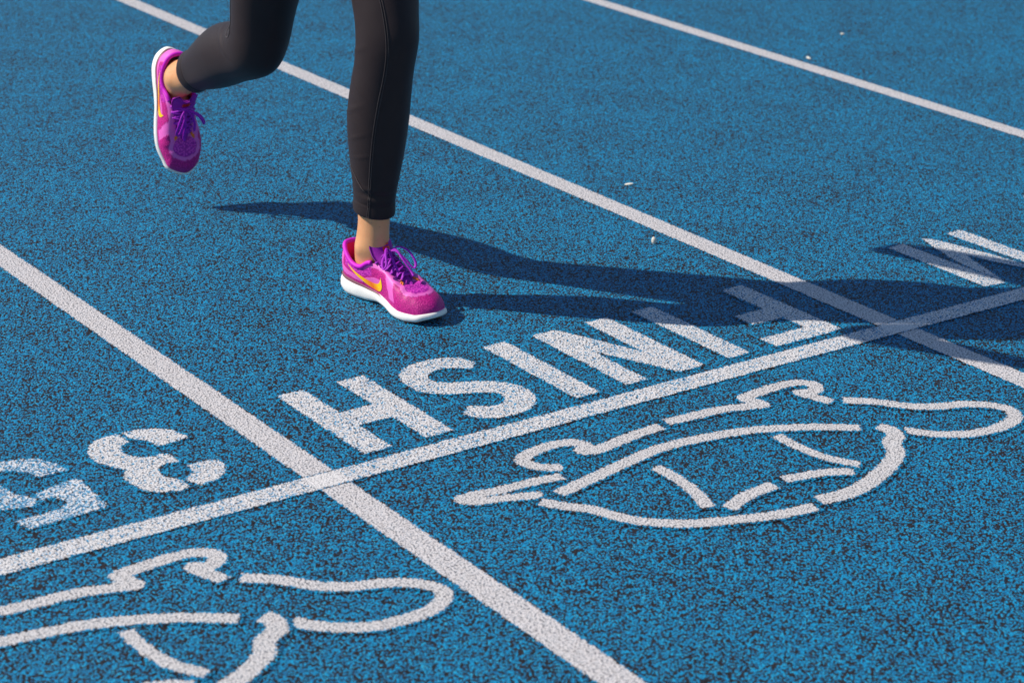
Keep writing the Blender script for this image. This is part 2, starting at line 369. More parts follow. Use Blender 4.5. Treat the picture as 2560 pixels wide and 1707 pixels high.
EM_PARTS = ['tail', 'hind_foot', 'front_foot', 'head', 'shell_ridge', 'shell_front', 'shell_rim', 'shell_rib', 'shell_rib', 'shell_rib', 'shell_rib']
def emblem(dx, dy, label):
    root = empty('turtle_emblem', (0.6+dx, -0.25+dy, 0.0))
    tag(root, label, 'emblem', 'painted turtle outlines')
    for nm, (pts, w) in zip(EM_PARTS, EMBLEM):
        q = catmull(np.array(pts)+np.array((dx, dy)), len(pts)*5); w = w*0.85
        o = paint_patch(nm, lambda p, q=q, w=w: sd_stroke(p, q, w), q.min(0)-w/2, q.max(0)+w/2, 0.0008+0.0001*len(root.children), MAT['emblem_paint'], None)
        o.parent = root; o.matrix_parent_inverse = Matrix.Translation(-root.location)
emblem(0, 0, 'white line drawing of a turtle in the runner\'s lane, in front of the word FINISH')
emblem(-1.152, -0.009, 'white line drawing of a turtle cut by the lower left corner of the photo')

# small litter on the track
def pebble(name, x, y, sx, sy, sz, rot, mat, label, cat, group=None, seed=0):
    bm = bmesh.new(); bmesh.ops.create_icosphere(bm, subdivisions=2, radius=1.0); rg = random.Random(seed)
    ax = [Vector((rg.uniform(-1, 1), rg.uniform(-1, 1), rg.uniform(-1, 1))).normalized() for _ in range(7)]
    for v in bm.verts:
        d = v.co.normalized(); r = 1.0
        for a in ax: r -= 0.28*max(0, d.dot(a)-0.55)
        v.co = Vector((d.x*sx, d.y*sy, d.z*sz))*r
    me = bpy.data.meshes.new(name); bm.to_mesh(me); bm.free(); me.materials.append(mat)
    o = link(bpy.data.objects.new(name, me)); o.location = (x, y, sz*0.75); o.rotation_euler = (rg.uniform(-.2, .2), rg.uniform(-.2, .2), rot)
    tag(o, label, cat, group)
pebble('pebble', 1.137, 0.598, 0.0068, 0.0060, 0.0085, 0.6, MAT['stone'], 'small pale pebble on the blue track above the shadow', 'pebble', None, 3)
for i, (x, y, a, b_, lab) in enumerate([(2.796, 1.748, .013, .006, 'pale flake beyond the farthest lane line'),
        (2.509, 1.586, .010, .006, 'pale chip lying just beyond the farthest lane line'),
        (1.345, 0.932, .011, .0045, 'pale curved chip between the two far lane lines'),
        (2.05, 0.42, .008, .004, 'tiny pale chip near the right edge above the stencilled letter')]):
    pebble('litter_chip', x, y, a, b_, 0.0028, 0.5+i, MAT['chip'], lab, 'litter', 'pale chips on the track', 20+i)

# ---------------------------------------------------------------- the runner
person = empty('person', (0.46, 0.65, 0.0))
tag(person, 'runner in cropped black leggings and magenta shoes landing on one foot, the other lifted behind', 'person')
def adopt(o, root=None):
    root = root or person
    o.parent = root; o.matrix_parent_inverse = root.matrix_world.inverted() if root is not person else Matrix.Translation(-person.location)
    return o
PI = math.pi
# joints, world metres; the runner heads towards -Y, her left is +X
AL, KL, HL = np.array((0.487, 0.632, 0.088)), np.array((0.475, 0.574, 0.500)), np.array((0.525, 0.690, 0.868))
AR, KR, HR = np.array((0.432, 1.267, 0.275)), np.array((0.411, 0.915, 0.420)), np.array((0.385, 0.755, 0.820))
# shank: fraction from ankle to knee, half width sideways, half width front-back, shift to the back
SH_T = [(-0.10, .024, .036, .004), (0.00, .0290, .039, .003), (0.08, .0290, .0355, .003), (0.16, .0285, .0345, .004), (0.26, .0325, .0385, .006), (0.38, .0400, .0460, .008), (0.52, .0475, .0535, .010),
        (0.64, .0510, .0570, .011), (0.76, .0505, .0555, .008), (0.88, .0490, .0535, .002), (1.00, .0515, .0555, -.003)]
TH_T = [(0.00, .0515, .0555, -.003), (0.10, .0530, .0560, -.003), (0.22, .0575, .0590, 0.0), (0.40, .0655, .0690, .002), (0.60, .0730, .0780, .004), (0.80, .0800, .0860, .006), (1.0, .0850, .0920, .010)]
class Leg:
    def __init__(s, A, K, H, side):
        s.A, s.K, s.H, s.side = A, K, H, side
        s.Ls = np.linalg.norm(K-A); s.Lt = np.linalg.norm(H-K)
        s.t1 = nrm(K-A); s.t2 = nrm(H-K)
        hint = np.array((0.0, -1.0, 0.0))
        s.f1 = nrm(hint-s.t1*(hint@s.t1)); s.f2 = nrm(hint-s.t2*(hint@s.t2))
        if abs(s.t1[2]) < 0.75:      # lifted shank: its front looks down and ahead
            d = np.array((0.05, -0.35, -1.0)); s.f1 = nrm(d-s.t1*(d@s.t1))
        tab = [(f*s.Ls, a, b, c) for f, a, b, c in SH_T]+[(s.Ls+f*s.Lt, a, b, c) for f, a, b, c in TH_T[1:]]
        s.tab = np.array(tab)
    def centre(s, u):
        r = 0.055; L = s.Ls
        if u < L-r: p = s.A+s.t1*u; t = s.t1
        elif u > L+r: p = s.K+s.t2*(u-L); t = s.t2
        else:
            w = (u-L+r)/(2*r); a, c = s.K-s.t1*r, s.K+s.t2*r
            p = (1-w)**2*a+2*w*(1-w)*s.K+w*w*c; t = nrm((1-w)*(s.K-a)+w*(c-s.K))
        w = np.clip((u-L+0.07)/0.14, 0, 1); w = w*w*(3-2*w)
        f = nrm(s.f1*(1-w)+s.f2*w); f = nrm(f-t*(f@t))
        return p, t, f, np.cross(t, f)
    def rad(s, u):
        T = s.tab; i = int(np.clip(np.searchsorted(T[:, 0], u)-1, 0, len(T)-2))
        b, c = T[i], T[i+1]; a = T[i-1] if i > 0 else 2*b-c; d = T[i+2] if i+2 < len(T) else 2*c-b
        w = np.clip((u-b[0])/(c[0]-b[0]), -0.2, 1.2)
        m0 = (c-a)/(c[0]-a[0])*(c[0]-b[0]); m1 = (d-b)/(d[0]-b[0])*(c[0]-b[0])
        h = (2*w**3-3*w*w+1)*b+(w**3-2*w*w+w)*m0+(-2*w**3+3*w*w)*c+(w**3-w*w)*m1
        return h[1], h[2], h[3]
    def point(s, u, th, extra=0.0, fn=None):
        p, t, f, l = s.centre(u); rx, ry, off = s.rad(u)
        e = extra+(fn(u, th) if fn else 0.0)
        # th = 0 front, th = pi/2 towards the runner's left
        c, n = math.cos(th), math.sin(th)
        bulge = 0.0
        if c > 0:
            bulge += 0.006*math.exp(-((u-s.Ls-0.005)/0.032)**2)*c**6          # kneecap
            if u < s.Ls: bulge += 0.002*c**10*math.exp(-((u-s.Ls*0.5)/0.12)**2)  # shin edge
        for sd, uu in ((1, 0.004), (-1, 0.012)):                                # ankle bones
            bulge += 0.0065*math.exp(-((u-uu)/0.013)**2)*max(0, n*sd)**10
        if c < 0: bulge -= 0.004*math.exp(-((u-0.05)/0.035)**2)*(max(0, abs(n))**2)*(-c)
        return p-f*off+f*c*(ry+e+bulge)+l*n*(rx+e+bulge)
    def loft(s, us, nth=48, extra=0.0, fn=None, cap=True):
        V = []; F = []
        for u in us:
            for k in range(nth): V.append(s.point(u, 2*PI*k/nth, extra(u) if callable(extra) else extra, fn))
        m = len(us)
        for i in range(m-1):
            for k in range(nth):
                F.append((i*nth+k, i*nth+(k+1) % nth, (i+1)*nth+(k+1) % nth, (i+1)*nth+k))
        if cap: F.append(tuple(range(nth-1, -1, -1))); F.append(tuple((m-1)*nth+k for k in range(nth)))
        return V, F
legL, legR = Leg(AL, KL, HL, 1), Leg(AR, KR, HR, -1)

# shoe frames: origin under the heel, x to the toe, y to the left, z up out of the shoe
def frame(o, x, z):
    x = Vector(x).normalized(); z = Vector(z); z = (z-x*z.dot(x)).normalized(); y = z.cross(x)
    m = Matrix((x, y, z)).transposed().to_4x4(); m.translation = Vector(o); return m
SHOE_L = frame((0.4785, 0.7045, 0.0015), (0.125, -0.99, 0.0), (0, 0, 1))
_m = frame((0, 0, 0), (0.02, -0.20, -0.97), (-0.20, -0.96, 0.19))
SHOE_R = Matrix.Translation(Vector(AR)-_m @ Vector((0.060, 0, 0.081))) @ _m

# -- skin: one continuous body, grown from lofts and fused by a voxel remesh
def ring_loft(rows, n=32):
    V = []; F = []
    for c, a, b in rows:
        c, a, b = np.array(c, float), np.array(a, float), np.array(b, float)
        for k in range(n):
            w = 2*PI*k/n; V.append(c+a*math.cos(w)+b*math.sin(w))
    m = len(rows)
    for i in range(m-1):
        for k in range(n): F.append((i*n+k, i*n+(k+1) % n, (i+1)*n+(k+1) % n, (i+1)*n+k))
    F.append(tuple(range(n-1, -1, -1))); F.append(tuple((m-1)*n+k for k in range(n)))
    return V, F
def limb(pts, rad, n=24, sub=10):
    P = catmull(pts, (len(pts)-1)*sub+1); r = np.interp(np.linspace(0, len(pts)-1, len(P)), range(len(pts)), rad)
    return tube(P, r, n)
def ball(c, r, seg=20):
    rows = []
    for i in range(1, seg):
        a = PI*i/seg; rows.append(((c[0], c[1], c[2]-r[2]*math.cos(a)), (r[0]*math.sin(a), 0, 0), (0, r[1]*math.sin(a), 0)))
    return ring_loft(rows, 28)
TORSO = [((.458, .715, .78), .135, .085), ((.458, .715, .845), .160, .100), ((.458, .710, .92), .155, .096), ((.458, .700, 1.01), .122, .082), ((.459, .692, 1.08), .126, .084),
         ((.460, .685, 1.16), .142, .096), ((.460, .682, 1.23), .148, .090), ((.460, .680, 1.285), .135, .075), ((.460, .678, 1.32), .085, .058), ((.460, .675, 1.345), .050, .050)]
TW = [-0.15, -0.15, -0.10, 0.0, 0.10, 0.18, 0.24, 0.26, 0.15, 0]     # shoulders turn against the hips
def torso_rows(g=0.0, lo=0, hi=None):
    rows = []
    for (c, a, b), w in list(zip(TORSO, TW))[lo:hi]:
        rows.append((c, np.array((math.cos(w), math.sin(w), 0))*(a+g), np.array((-math.sin(w), math.cos(w), 0))*(b+g)))
    C = np.array([r[0] for r in rows]); A = np.array([r[1] for r in rows]); B = np.array([r[2] for r in rows]); n = len(rows)*6
    return list(zip(catmull(C, n), catmull(A, n), catmull(B, n)))
ARM_L = [(.585, .735, 1.275), (.608, .865, 1.135), (.622, .978, .995), (.590, .885, 1.085), (.545, .800, 1.165)]
ARM_R = [(.330, .650, 1.280), (.265, .668, 1.150), (.215, .676, 1.015), (.258, .560, 1.040), (.302, .445, 1.072)]
def hand(w, d, upv):
    """half-closed fist: palm, four curled fingers and a thumb"""
    d = nrm(d); s = nrm(np.cross(d, upv)); q = np.cross(s, d); w = np.array(w); parts = []
    parts.append(ring_loft([(w+d*t, s*0.014*k, q*0.030*k) for t, k in ((-.005, .75), (.02, .95), (.05, 1.1), (.075, 1.05), (.083, .8))], 20))
    for i, (o, ln) in enumerate(((.024, .95), (.008, 1.05), (-.008, 1.0), (-.023, .8))):
        b = w+d*.075+q*o
        parts.append(limb([b, b+d*.030*ln+s*.004, b+d*.036*ln+s*.028*ln, b+d*.012+s*.036*ln, b-d*.006+s*.026], [.0088, .0085, .008, .0075, .006], 10, 6))
    b = w+d*.02+q*.026
    parts.append(limb([b, b+d*.025+q*.014+s*.010, b+d*.048+q*.006+s*.026, b+d*.058-q*.008+s*.034], [.011, .010, .009, .007], 10, 6))
    return parts
HC = np.array((.460, .622, 1.470))
def body_parts(foot=True):
    P = []
    for lg, sm in ((legL, SHOE_L), (legR, SHOE_R)):
        P.append(lg.loft(np.linspace(-0.035, lg.Ls+lg.Lt, 90), 40, -0.0005))
        if foot:
            fx = [(.022, .040, .018, .022), (.05, .042, .023, .030), (.09, .042, .023, .032), (.13, .038, .024, .022), (.17, .032, .026, .014), (.205, .028, .024, .010), (.225, .026, .014, .006)]
            P.append(ring_loft([(sm @ Vector((x, 0, z)), sm.to_3x3() @ Vector((0, a, 0)), sm.to_3x3() @ Vector((0, 0, b))) for x, z, a, b in fx], 24))
    P.append(ring_loft(torso_rows()))
    P.append(limb([(.460, .675, 1.315), (.460, .658, 1.375), (.460, .642, 1.425)], [.055, .046, .050]))
    P.append(ball(HC+np.array((0, 0, .03)), (.074, .092, .090))); P.append(ball(HC+np.array((0, -.018, -.045)), (.058, .068, .068)))
    P.append(limb([HC+np.array((0, -.088, .02)), HC+np.array((0, -.100, -.005)), HC+np.array((0, -.108, -.022)), HC+np.array((0, -.088, -.030))], [.007, .010, .013, .008], 12, 6))
    P.append(limb([HC+np.array((-.024, -.082, -.056)), HC+np.array((0, -.090, -.057)), HC+np.array((.024, -.082, -.056))], [.005, .008, .005], 10, 6))
    for e in (-1, 1): P.append(ball(HC+np.array((.076*e, .01, .0)), (.008, .020, .031), 12))
    for arm in (ARM_L, ARM_R):
        P.append(limb(arm, [.050, .042, .037, .035, .024], 24, 14)); a = np.array(arm)
        P += hand(a[-1], a[-1]-a[-2], (0, 0, 1))
    return P
def fuse(name, parts, voxel, mat, smooth_it=4):
    V, F = join(parts); me = bpy.data.meshes.new(name+'_raw'); me.from_pydata([tuple(v) for v in V], [], F)
    o = bpy.data.objects.new(name+'_raw', me); COL.objects.link(o)
    md = o.modifiers.new('r', 'REMESH'); md.mode = 'VOXEL'; md.voxel_size = voxel; md.use_smooth_shade = True
    if smooth_it:
        sm = o.modifiers.new('s', 'SMOOTH'); sm.iterations = smooth_it; sm.factor = 0.5
    dg = bpy.context.evaluated_depsgraph_get(); res = bpy.data.meshes.new_from_object(o.evaluated_get(dg))
    bpy.data.objects.remove(o); res.name = name; res.materials.clear(); res.materials.append(mat)
    res.polygons.foreach_set('use_smooth', [True]*len(res.polygons))
    return adopt(link(bpy.data.objects.new(name, res)))
body = fuse('body', body_parts(), 0.005, MAT['skin'], 4)
for e in (-1, 1):
    V, F = ball(HC+np.array((.030*e, -.074, .012)), (.014, .012, .011), 12); o = mesh_obj('eye', V, F, MAT['eye']); adopt(o, body)
hp = [ball(HC+np.array((0, .012, .042)), (.080, .094, .090)), limb([HC+np.array((0, .09, .05)), HC+np.array((0, .15, .04)), HC+np.array((.02, .19, -.04)), HC+np.array((.03, .20, -.13))], [.022, .030, .026, .008])]
fuse('hair', hp, 0.006, MAT['hair'], 2)
V, F = ring_loft(torso_rows(0.006, 2, 8), 48); top = adopt(mesh_obj('tank_top', V, F, MAT['top']))
for arm, e in ((ARM_L, 1), (ARM_R, -1)):
    a = np.array(arm[0]); st = [a+np.array((-.05*e, -.045, -.055)), a+np.array((-.06*e, -.01, .045)), a+np.array((-.05*e, .055, -.045))]
    V, F = tube(catmull(st, 16), 0.013, 10, flat=0.4); adopt(mesh_obj('strap', V, F, MAT['top']), top)

# -- leggings: one garment, cut from the same legs with folds where the cloth gathers
def g(x, w): return math.exp(-(x/w)**2)
def angd(a, b): return (a-b+PI) % (2*PI)-PI
HEM_L, HEM_R = 0.20*legL.Ls, 0.20*legR.Ls
def folds_L(u, th):
    d = 0.0
    c = angd(th, -0.75)                                   # the side towards the camera
    d += 0.0016*g(u-0.140, 0.006)*g(c, 0.75)-0.0022*g(u-0.129, 0.006)*g(c, 0.9)+0.0010*g(u-0.118, 0.006)*g(c, 0.6)
    for uu, aa, t0, sl, w in ((0.235, .0010, -1.5, .03, .005), (0.285, .0012, -1.7, .035, .006), (0.330, .0010, -1.6, -.03, .005), (0.395, .0013, -1.9, .02, .006), (0.20, .0007, -1.3, .02, .004)):
        d += aa*g(u-uu-sl*angd(th, t0), w)*g(angd(th, t0), 0.45)
    d += 0.0009*math.sin(u*46+2.2*math.sin(th))*g(u-0.43, 0.10)*0.5
    d += 0.0016*g(u-HEM_L-0.004, 0.012)
    d -= 0.0012*g(u-HEM_L-0.024, 0.0016)                 # hem stitching
    return d
def folds_R(u, th):
    d = 0.0; k = angd(th, PI)                              # th = pi: back of the knee
    L = legR.Ls
    for j in range(5):
        uu = L-0.030+0.013*j
        d += (0.0026 if j % 2 == 0 else -0.0030)*g(u-uu-0.010*math.sin(3*k+j), 0.0055)*g(k+0.5, 0.95)
    for uu, t0, aa in ((L-0.06, -2.2, .0014), (L-0.045, -1.9, .0012), (L+0.03, -2.3, .0015)):
        d += aa*g(u-uu-0.03*angd(th, t0), 0.005)*g(angd(th, t0), 0.5)
    d += 0.0018*g(u-HEM_R-0.004, 0.012)
    d -= 0.0014*g(u-HEM_R-0.026, 0.0018)
    return d
parts = []
for lg, hem, fn in ((legL, HEM_L, folds_L), (legR, HEM_R, folds_R)):
    us = np.concatenate([np.arange(hem, lg.Ls+0.16, 0.0022), np.linspace(lg.Ls+0.165, lg.Ls+lg.Lt, 16)])
    gap = (lambda u, h=hem: 0.0026+0.0030*g(u-h, 0.03))
    Vo, Fo = lg.loft(us, 120, gap, fn, False)
    # turn the hem inwards so the cloth has thickness at its edge
    n = 120; Vi = [lg.point(hem+d, 2*PI*k/n, 0.0028-0.0006*i) for i, d in enumerate((0.0004, 0.02)) for k in range(n)]
    b0 = len(Vo); Vo = Vo+Vi
    for k in range(n):
        k2 = (k+1) % n; Fo.append((k2, k, b0+k, b0+k2)); Fo.append((b0+k2, b0+k, b0+n+k, b0+n+k2))
    parts.append((Vo, Fo))
parts.append(ring_loft(torso_rows(0.004, 0, 4), 64))
V, F = join(parts); leggings = adopt(mesh_obj('leggings', V, F, MAT['leggings']))
def seam(lg, path, r, fn, ex=0.0032, name='seam'):
    P = catmull(path, 80); pts = [lg.point(u, th, 0.0026+0.0030*g(u-0.2*lg.Ls, 0.03)+0.0002, fn) for u, th in P]
    V, F = tube(pts, r, 6); o = mesh_obj(name, V, F, MAT['seam']); o.parent = leggings
L = legL.Ls
for dth in (-0.035, 0.035):
    seam(legL, [(HEM_L+0.001, -0.92+dth), (0.13, -0.88+dth), (0.22, -0.78+dth), (0.30, -0.68+dth), (L*0.9, -0.60+dth), (L, -0.62+dth), (L+0.06, -0.75+dth), (L+0.15, -0.95+dth)], 0.0009, folds_L)
seam(legL, [(0.175, -1.95), (0.160, -1.6), (0.142, -1.25), (0.130, -0.92)], 0.0011, folds_L)
L = legR.Ls
seam(legR, [(L-0.012, -2.10), (L+0.015, -1.95), (L+0.06, -2.05), (L+0.12, -2.15), (L+0.22, -2.2)], 0.0012, folds_R)
seam(legR, [(L-0.012, -2.10), (L-0.02, -2.45), (L-0.015, -2.8)], 0.0012, folds_R)

# ---------------------------------------------------------------- the shoes
# outline pairs: sole edge (x, y) and the shoe opening above it (x, y, z); medial side first
MED = [((0, 0), (.008, 0, .094)), ((.010, .021), (.012, .016, .092)), ((.030, .031), (.028, .026, .080)), ((.060, .033), (.052, .031, .067)), ((.090, .029), (.076, .031, .066)), ((.120, .026), (.097, .028, .079)),
       ((.150, .032), (.122, .0225, .080)), ((.180, .042), (.143, .019, .073)), ((.205, .0455), (.160, .016, .066)), ((.230, .041), (.174, .012, .061)), ((.252, .030), (.182, .007, .058)), ((.267, .002), (.185, 0, .057))]
LAT = [((0, 0), (.008, 0, .094)), ((.010, .021), (.012, .016, .092)), ((.030, .033), (.028, .026, .080)), ((.060, .037), (.052, .031, .066)), ((.090, .038), (.076, .031, .065)), ((.120, .041), (.097, .028, .079)),
       ((.150, .046), (.122, .0225, .080)), ((.180, .049), (.143, .019, .073)), ((.205, .048), (.160, .016, .066)), ((.230, .041), (.174, .012, .061)), ((.252, .032), (.182, .007, .058)), ((.267, .002), (.185, 0, .057))]
KS = 0.965
def build_shoe(side, M, label_parts):
    """side +1: left shoe (medial side is -y); -1: right shoe"""
    root = empty('shoe'); root.matrix_world = M @ Matrix.Scale(KS, 4)
    root.parent = person; root.matrix_parent_inverse = Matrix.Translation(-person.location)
    def part(name, V, F, mat, smooth=True):
        o = mesh_obj(name, V, F, mat, root, smooth); return o
    ctrl = [(x, -side*y, a, -side*b, c) for (x, y), (a, b, c) in MED]+[(x, side*y, a, side*b, c) for (x, y), (a, b, c) in LAT[-2:0:-1]]
    N = 200; C = catmull(ctrl, N, True); O = C[:, :2]; T = C[:, 2:]
    cen = np.array((.13, 0)); nx = np.roll(O, -1, 0)-np.roll(O, 1, 0); out = np.stack([nx[:, 1], -nx[:, 0]], 1); out /= np.linalg.norm(out, axis=1)[:, None]
    if np.mean(np.sum(out*(O-cen), 1)) < 0: out = -out
    feather = lambda x: np.interp(x, [0, .03, .08, .12, .16, .20, .24, .268], [.036, .032, .029, .024, .019, .016, .017, .024])
    floor = lambda x: np.interp(x, [0, .012, .035, .09, .12, .15, .18, .22, .245, .268], [.010, .003, 0, .001, .005, .003, 0, 0, .004, .013])
    # --- midsole
    V = []; F = []; prof = [(0.0, -.006), (0.06, -.0015), (0.30, .0016), (0.62, .0014), (0.88, .0000), (1.0, -.0022), (1.0, -.010)]
    for q, e in prof:
        for i in range(N):
            x, y = O[i]+out[i]*e; z0, z1 = floor(O[i][0]), feather(O[i][0]); rear = max(0, 1-O[i][0]/.03)
            x -= 0.004*rear*math.sin(PI*min(1, q*1.1))
            V.append((x, y, z0+(z1-z0)*q))
    n = len(prof)
    for j in range(n-1):
        for i in range(N): F.append((j*N+i, j*N+(i+1) % N, (j+1)*N+(i+1) % N, (j+1)*N+i))
    F.append(tuple(range(N))); F.append(tuple((n-1)*N+i for i in range(N)))
    part('midsole', V, F, MAT['midsole'])
    # --- grooves in the outsole at the ball and an orange tread
    for x0, x1 in ((.150, .205), (.212, .250)):
        idx = [i for i in range(N) if x0 < O[i][0] < x1]
        V = []; lo = [i for i in idx if O[i][1] < 0]; hi = [i for i in idx if O[i][1] >= 0]
        lo.sort(key=lambda i: O[i][0]); hi.sort(key=lambda i: -O[i][0]); loop = lo+hi
        for e, dz in ((-.0015, .0012), (-.004, -.0011)):
            for i in loop: p = O[i]+out[i]*e; V.append((p[0], p[1], floor(O[i][0])+dz))
        m = len(loop); F = [(i, (i+1) % m, m+(i+1) % m, m+i) for i in range(m)]+[tuple(range(m)), tuple(range(2*m-1, m-1, -1))]
        part('outsole_pad', V, F, MAT['outsole'], False)
    # --- maroon stripe let into the top of the midsole
    V = []; F = []
    wd = lambda x: np.interp(x, [0, .02, .06, .10, .14, .20, .25, .268], [.004, .008, .0085, .005, .003, .0022, .0018, .0015])
    for q, e in ((0.0, .0004), (0.5, .0016), (1.0, -.0012)):
        for i in range(N):
            p = O[i]+out[i]*(e-.0016); x = O[i][0]; p0 = p[0]-0.002*max(0, 1-x/.03); V.append((p0, p[1], feather(x)-0.0035+wd(x)*q))
    for j in range(2):
        for i in range(N): F.append((j*N+i, j*N+(i+1) % N, (j+1)*N+(i+1) % N, (j+1)*N+i))
    part('sole_stripe', V, F, MAT['stripe'])
    # --- upper
    J = 34; V = []; F = []; PN = []
    for j in range(J+1):
        v = j/J
        for i in range(N):
            b = O[i]+out[i]*(-.0030); zb = feather(O[i][0])-.004; t = T[i]; x = O[i][0]
            front = np.clip((x-.14)/.06, 0, 1)
            wx = (1-math.cos(v*PI/2))*(0.75+0.25*front)+v*0.25*(1-front); wz = math.sin(v*PI/2)*(0.55+.45*front)+v*.45*(1-front)
            P = np.array((b[0]+(t[0]-b[0])*wx, b[1]+(t[1]-b[1])*wx, zb+(t[2]-zb)*wz))
            heel = max(0, 1-x/.05); P[0] += -.004*heel*math.sin(PI*v)+.002*heel*v
            P[:2] += out[i]*0.0025*math.sin(PI*v)
            side_y = O[i][1]*(-side)                          # > 0 on the medial side
            # flexed vamp: soft creases across the ball of the foot
            if 0.17 < P[0] < 0.235 and v > 0.3: P[2] += 0.0010*math.sin((P[0]-.17)*2*PI/.021)*math.sin(PI*(P[0]-.17)/.065)
            x_, z_ = P[0], P[2]
            film = 0.0; hexa = 0.0; dark = 0.0
            eyest = v-(0.80-0.10*np.clip((x_-.10)/.07, 0, 1))
            if x_ > .085: film = max(film, float(eyest > 0))
            saddle = abs((x_-.150)-(0.016-.030*(v-.5)))        # band from the laces down to the sole
            if saddle < .009+.006*v and v > .16: film = 1.0
            if 0.015 < x_ < 0.135 and 0.18 < v < 0.50 and abs(v-(0.32+0.9*(x_-.06)*0.8)) < 0.10: film = 1.0
            if x_ <= 0.022 and v > 0.2: film = max(film, 1.0 if v < 0.9 else 0)
            if 0.03 < x_ < .105 and v > .50 and film < .5: hexa = 1.0; film = 0.0
            rr = math.hypot((x_-.205)/.026, P[1]/.030)
            if x_ > .178 and rr < 1.15 and v > .30: film = 1.0
            if x_ > .182 and rr < 0.86 and v > .30: film = 0.0; hexa = 1.0
            if x_ > .248 and v > .1: dark = 0.35*np.clip((x_-.248)/.012, 0, 1)
            V.append(P); PN.append((film, hexa, dark, 1.0))
    for j in range(J):
        for i in range(N): F.append((j*N+i, j*N+(i+1) % N, (j+1)*N+(i+1) % N, (j+1)*N+i))
    upper = part('upper', V, F, MAT['upper'])
    ca = upper.data.color_attributes.new('panel', 'FLOAT_COLOR', 'POINT'); ca.data.foreach_set('color', np.array(PN, dtype=np.float32).ravel())
    bvh = BVHTree.FromPolygons([Vector(v) for v in V], F)
    # --- padded collar and lining
    ci = [i for i in range(N) if T[i][0] < .106]; ci = sorted(ci, key=lambda i: (i+N//2) % N)
    rim = [T[i]+np.array((0, 0, .0005)) for i in ci]
    V, F = tube(rim, 0.0046, 10); part('collar', V, F, MAT['collar'])
    V = []; F = []; m = len(ci)
    for q in range(5):
        for i in ci:
            c = np.array((.062, 0)); d = nrm(c-T[i][:2]); V.append((T[i][0]+d[0]*(.002+.0035*math.sin(q*.5)), T[i][1]+d[1]*(.002+.0035*math.sin(q*.5)), T[i][2]+.001-.009*q))
    for q in range(4):
        for k in range(m-1): F.append((q*m+k, q*m+k+1, (q+1)*m+k+1, (q+1)*m+k))
    part('lining', V, F, MAT['lining'])
    # --- tongue
    cl = catmull([(.192, .0545), (.172, .0635), (.150, .0745), (.130, .0860), (.116, .0980), (.108, .1115), (.1055, .1210)], 40)
    hw = np.interp(np.linspace(0, 1, 40), [0, .15, .4, .7, .9, .97, 1], [.006, .014, .021, .027, .027, .023, .014])
    V = []; F = []; W = 17
    for lay in (0, 1):
        for k in range(40):
            t = nrm(cl[min(k+1, 39)]-cl[max(k-1, 0)]); nn = np.array((t[1], -t[0]));
            if nn[1] < 0 and abs(nn[1]) > .5: nn = -nn
            nn = np.array((abs(t[1]), abs(t[0])))
            for w in range(W):
                a = (w/(W-1)*2-1); th = (.0045 if lay == 0 else -.0030)*(1-abs(a)**4*.7)*(1 if k < 38 else .5)
                drop = -.010*a*a*(0.6+0.6*k/39)
                p = cl[k]+nn*(th+drop); V.append((p[0], a*hw[k], p[1]))
    idx = lambda lay, k, w: lay*40*W+k*W+w
    for lay in (0, 1):
        for k in range(39):
            for w in range(W-1):
                q = (idx(lay, k, w), idx(lay, k, w+1), idx(lay, k+1, w+1), idx(lay, k+1, w)); F.append(q if lay else q[::-1])
    for k in range(39):
        for w in (0, W-1): F.append((idx(0, k, w), idx(0, k+1, w), idx(1, k+1, w), idx(1, k, w)))
    for w in range(W-1): F.append((idx(0, 39, w), idx(0, 39, w+1), idx(1, 39, w+1), idx(1, 39, w)))
    tongue = part('tongue', V, F, MAT['tongue']); tb = BVHTree.FromPolygons([Vector(v) for v in V], F)
    # red label near the tip of the tongue: two blocks, and a darker line of small print on each
    def on_tongue(k, a, lift):
        t = nrm(cl[min(int(k)+1, 39)]-cl[max(int(k)-1, 0)]); nn = np.array((abs(t[1]), abs(t[0])))
        kk = min(int(k), 38); f = k-kk; c = cl[kk]*(1-f)+cl[kk+1]*f; w_ = hw[kk]
        p = c+nn*(.0046*(1-abs(a)**4*.7)+lift-.010*a*a*(0.6+0.6*k/39)); return (p[0], a*w_, p[1])
    def label(k0, k1, a0, a1, lift, mat):
        V = []; nk, na = 8, 7
        for i in range(nk):
            for j in range(na): V.append(on_tongue(k0+(k1-k0)*i/(nk-1), a0+(a1-a0)*j/(na-1), lift))
        F = [(i*na+j, i*na+j+1, (i+1)*na+j+1, (i+1)*na+j) for i in range(nk-1) for j in range(na-1)]
        o = mesh_obj('label', V, F, mat, tongue); md = o.modifiers.new('t', 'SOLIDIFY'); md.thickness = .0004; return o
    for k0, k1 in ((32.5, 36.8), (27.4, 31.2)): label(k0, k1, -.30, .30, .0007, MAT['red'])
    for k0, k1 in ((33.8, 35.0), (28.6, 29.8)):
        for a0, a1 in ((-.22, -.14), (-.10, -.06), (-.02, .05), (.09, .20)): label(k0, k1, a0, a1, .0013, MAT['darkred'])
    # --- lacing
    eye = [(.116, .024, .0835), (.128, .0225, .0800), (.140, .0205, .0755), (.152, .0185, .0705), (.164, .0160, .0655), (.174, .0125, .0620)]
    mid = lambda x: np.interp(x, cl[::-1, 0], cl[::-1, 1])
    lp = []
